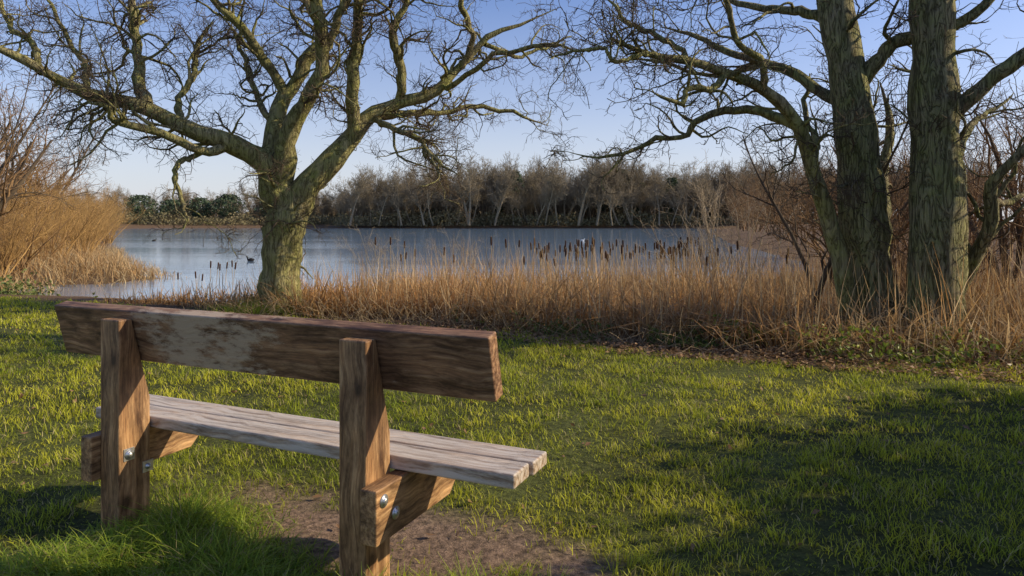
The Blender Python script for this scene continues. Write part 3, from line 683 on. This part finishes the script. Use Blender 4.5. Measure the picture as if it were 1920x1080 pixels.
prism("post_right", prof, 0, -.581, -.461, W_post); prism("post_left", prof, 0, -1.882, -1.762, W_post)
bp_ = [(-.10, .155), (.43, .155), (.50, .22), (.50, .352), (-.10, .352)]
prism("beam_right", bp_, 0, -.458, -.388, W_beam); prism("beam_left", bp_, 0, -1.955, -1.885, W_beam)
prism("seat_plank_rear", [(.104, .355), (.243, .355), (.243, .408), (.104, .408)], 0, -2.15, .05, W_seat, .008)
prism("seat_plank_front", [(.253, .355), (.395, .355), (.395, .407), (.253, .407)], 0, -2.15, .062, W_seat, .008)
def bolt(name, x, y, z, r=.014):
    K = 12; prof = [(r * 1.7, 0), (r * 1.7, .003), (r, .0035), (r * .95, .008), (r * .6, .0115), (.0005, .013)]
    a = np.arange(K) / K * 6.283; V = np.concatenate([np.stack([np.full(K, h), np.cos(a) * rr, np.sin(a) * rr], -1) for rr, h in prof])
    i = np.arange(len(prof) - 1)[:, None] * K; s = np.arange(K)[None]; s2 = (s + 1) % K
    Q = np.stack([i + s, i + s2, i + K + s2, i + K + s], -1).reshape(-1, 4)
    ob = make_mesh(name, V, Q, [M_steel], parent=bench); ob.location = (x, y, z)
bolt("bolt_1", -.387, -.055, .305); bolt("bolt_2", -.387, .02, .235); bolt("bolt_3", -1.758, -.012, .27, .013)
prism("bolt_plate", [(-.038, .243), (.014, .243), (.014, .297), (-.038, .297)], 0, -1.763, -1.7585, M_steel, .001)
prism("steel_bracket", [(.055, .165), (.108, .165), (.108, .215), (.055, .215)], 0, -1.763, -1.757, M_steel, .001)
bolt("bolt_4", -1.757, .08, .19, .008)

# ------------------------------------------------------------------ ducks
def duck(x, y, rz, dark):
    pts = [(-.2, 0, .08), (-.12, 0, .05), (0, 0, .04), (.1, 0, .05), (.15, 0, .11), (.165, 0, .18), (.19, 0, .195), (.235, 0, .188)]
    rad = [.012, .06, .085, .07, .032, .028, .034, .01]
    me = bpy.data.meshes.new("duck"); me.from_pydata(pts, [(i, i + 1) for i in range(len(pts) - 1)], []); ob = bpy.data.objects.new("duck", me); col.objects.link(ob)
    sk = ob.modifiers.new("s", 'SKIN'); ob.modifiers.new("ss", 'SUBSURF').render_levels = 2
    for v, r_ in zip(me.skin_vertices[0].data, rad): v.radius = (r_, r_)
    me.skin_vertices[0].data[2].use_root = True
    me.materials.append(dark); ob.location = (x, y, WZ); ob.rotation_euler = (0, 0, rz)
M_dd = plain_noise("duck_plumage", (.02, .02, .022), (.08, .065, .05), 12); M_dw = plain_noise("white_plumage", (.6, .6, .58), (.8, .8, .78), 12)
for args in [(-11.5, 30.5, 2.9, M_dd), (-32, 62, .3, M_dd), (6.3, 62, 0, M_dw)]:
    duck(*args)

# ------------------------------------------------------------------ light, sky, camera
el = math.radians(29); az = math.radians(89)    # azimuth from +Y towards +X
sd_ = Vector((math.sin(az) * math.cos(el), math.cos(az) * math.cos(el), math.sin(el)))
sun = bpy.data.lights.new("sun", 'SUN'); sun.energy = 5; sun.angle = math.radians(.5); sun.color = (1., .86, .62)
so = bpy.data.objects.new("sun", sun); col.objects.link(so); so.rotation_euler = sd_.to_track_quat('Z', 'Y').to_euler(); so.location = (20, 5, 20)
w = bpy.data.worlds.new("World"); scene.world = w; w.use_nodes = True; nt = w.node_tree; bg = nt.nodes['Background']
sky = nt.nodes.new('ShaderNodeTexSky'); sky.sky_type = 'NISHITA'; sky.sun_disc = False; sky.sun_elevation = el; sky.sun_rotation = az
sky.air_density = 1.; sky.dust_density = 1.3; sky.ozone_density = 5.
# winter haze: the sky pales towards the horizon
tc = nt.nodes.new('ShaderNodeTexCoord'); sx = nt.nodes.new('ShaderNodeSeparateXYZ'); nt.links.new(tc.outputs['Generated'], sx.inputs[0])
hz = ramp(nt, [(0., (.75, .75, .75)), (.08, (.56, .56, .56)), (.17, (.28, .28, .28)), (.3, (.05, .05, .05)), (.45, (0, 0, 0))]); nt.links.new(sx.outputs[2], hz.inputs[0])
skt = mixc(nt, 1., sky.outputs[0], (1.0, .96, 1.12), 'MULTIPLY')
skc = mixc(nt, hz.outputs[0], skt, (5.7, 5.8, 6.0))
nt.links.new(skc, bg.inputs[0]); bg.inputs[1].default_value = .15
cam = bpy.data.cameras.new("camera"); co = bpy.data.objects.new("camera", cam); col.objects.link(co)
co.location = (0, 0, 1.3); co.rotation_euler = (math.radians(90), 0, 0); cam.lens = 24.375; cam.sensor_width = 36; cam.shift_y = -125 / 1920
cam.clip_end = 6000; cam.clip_start = .05
scene.camera = co
scene.view_settings.view_transform = 'Standard'; scene.view_settings.look = 'None'; scene.view_settings.exposure = 0
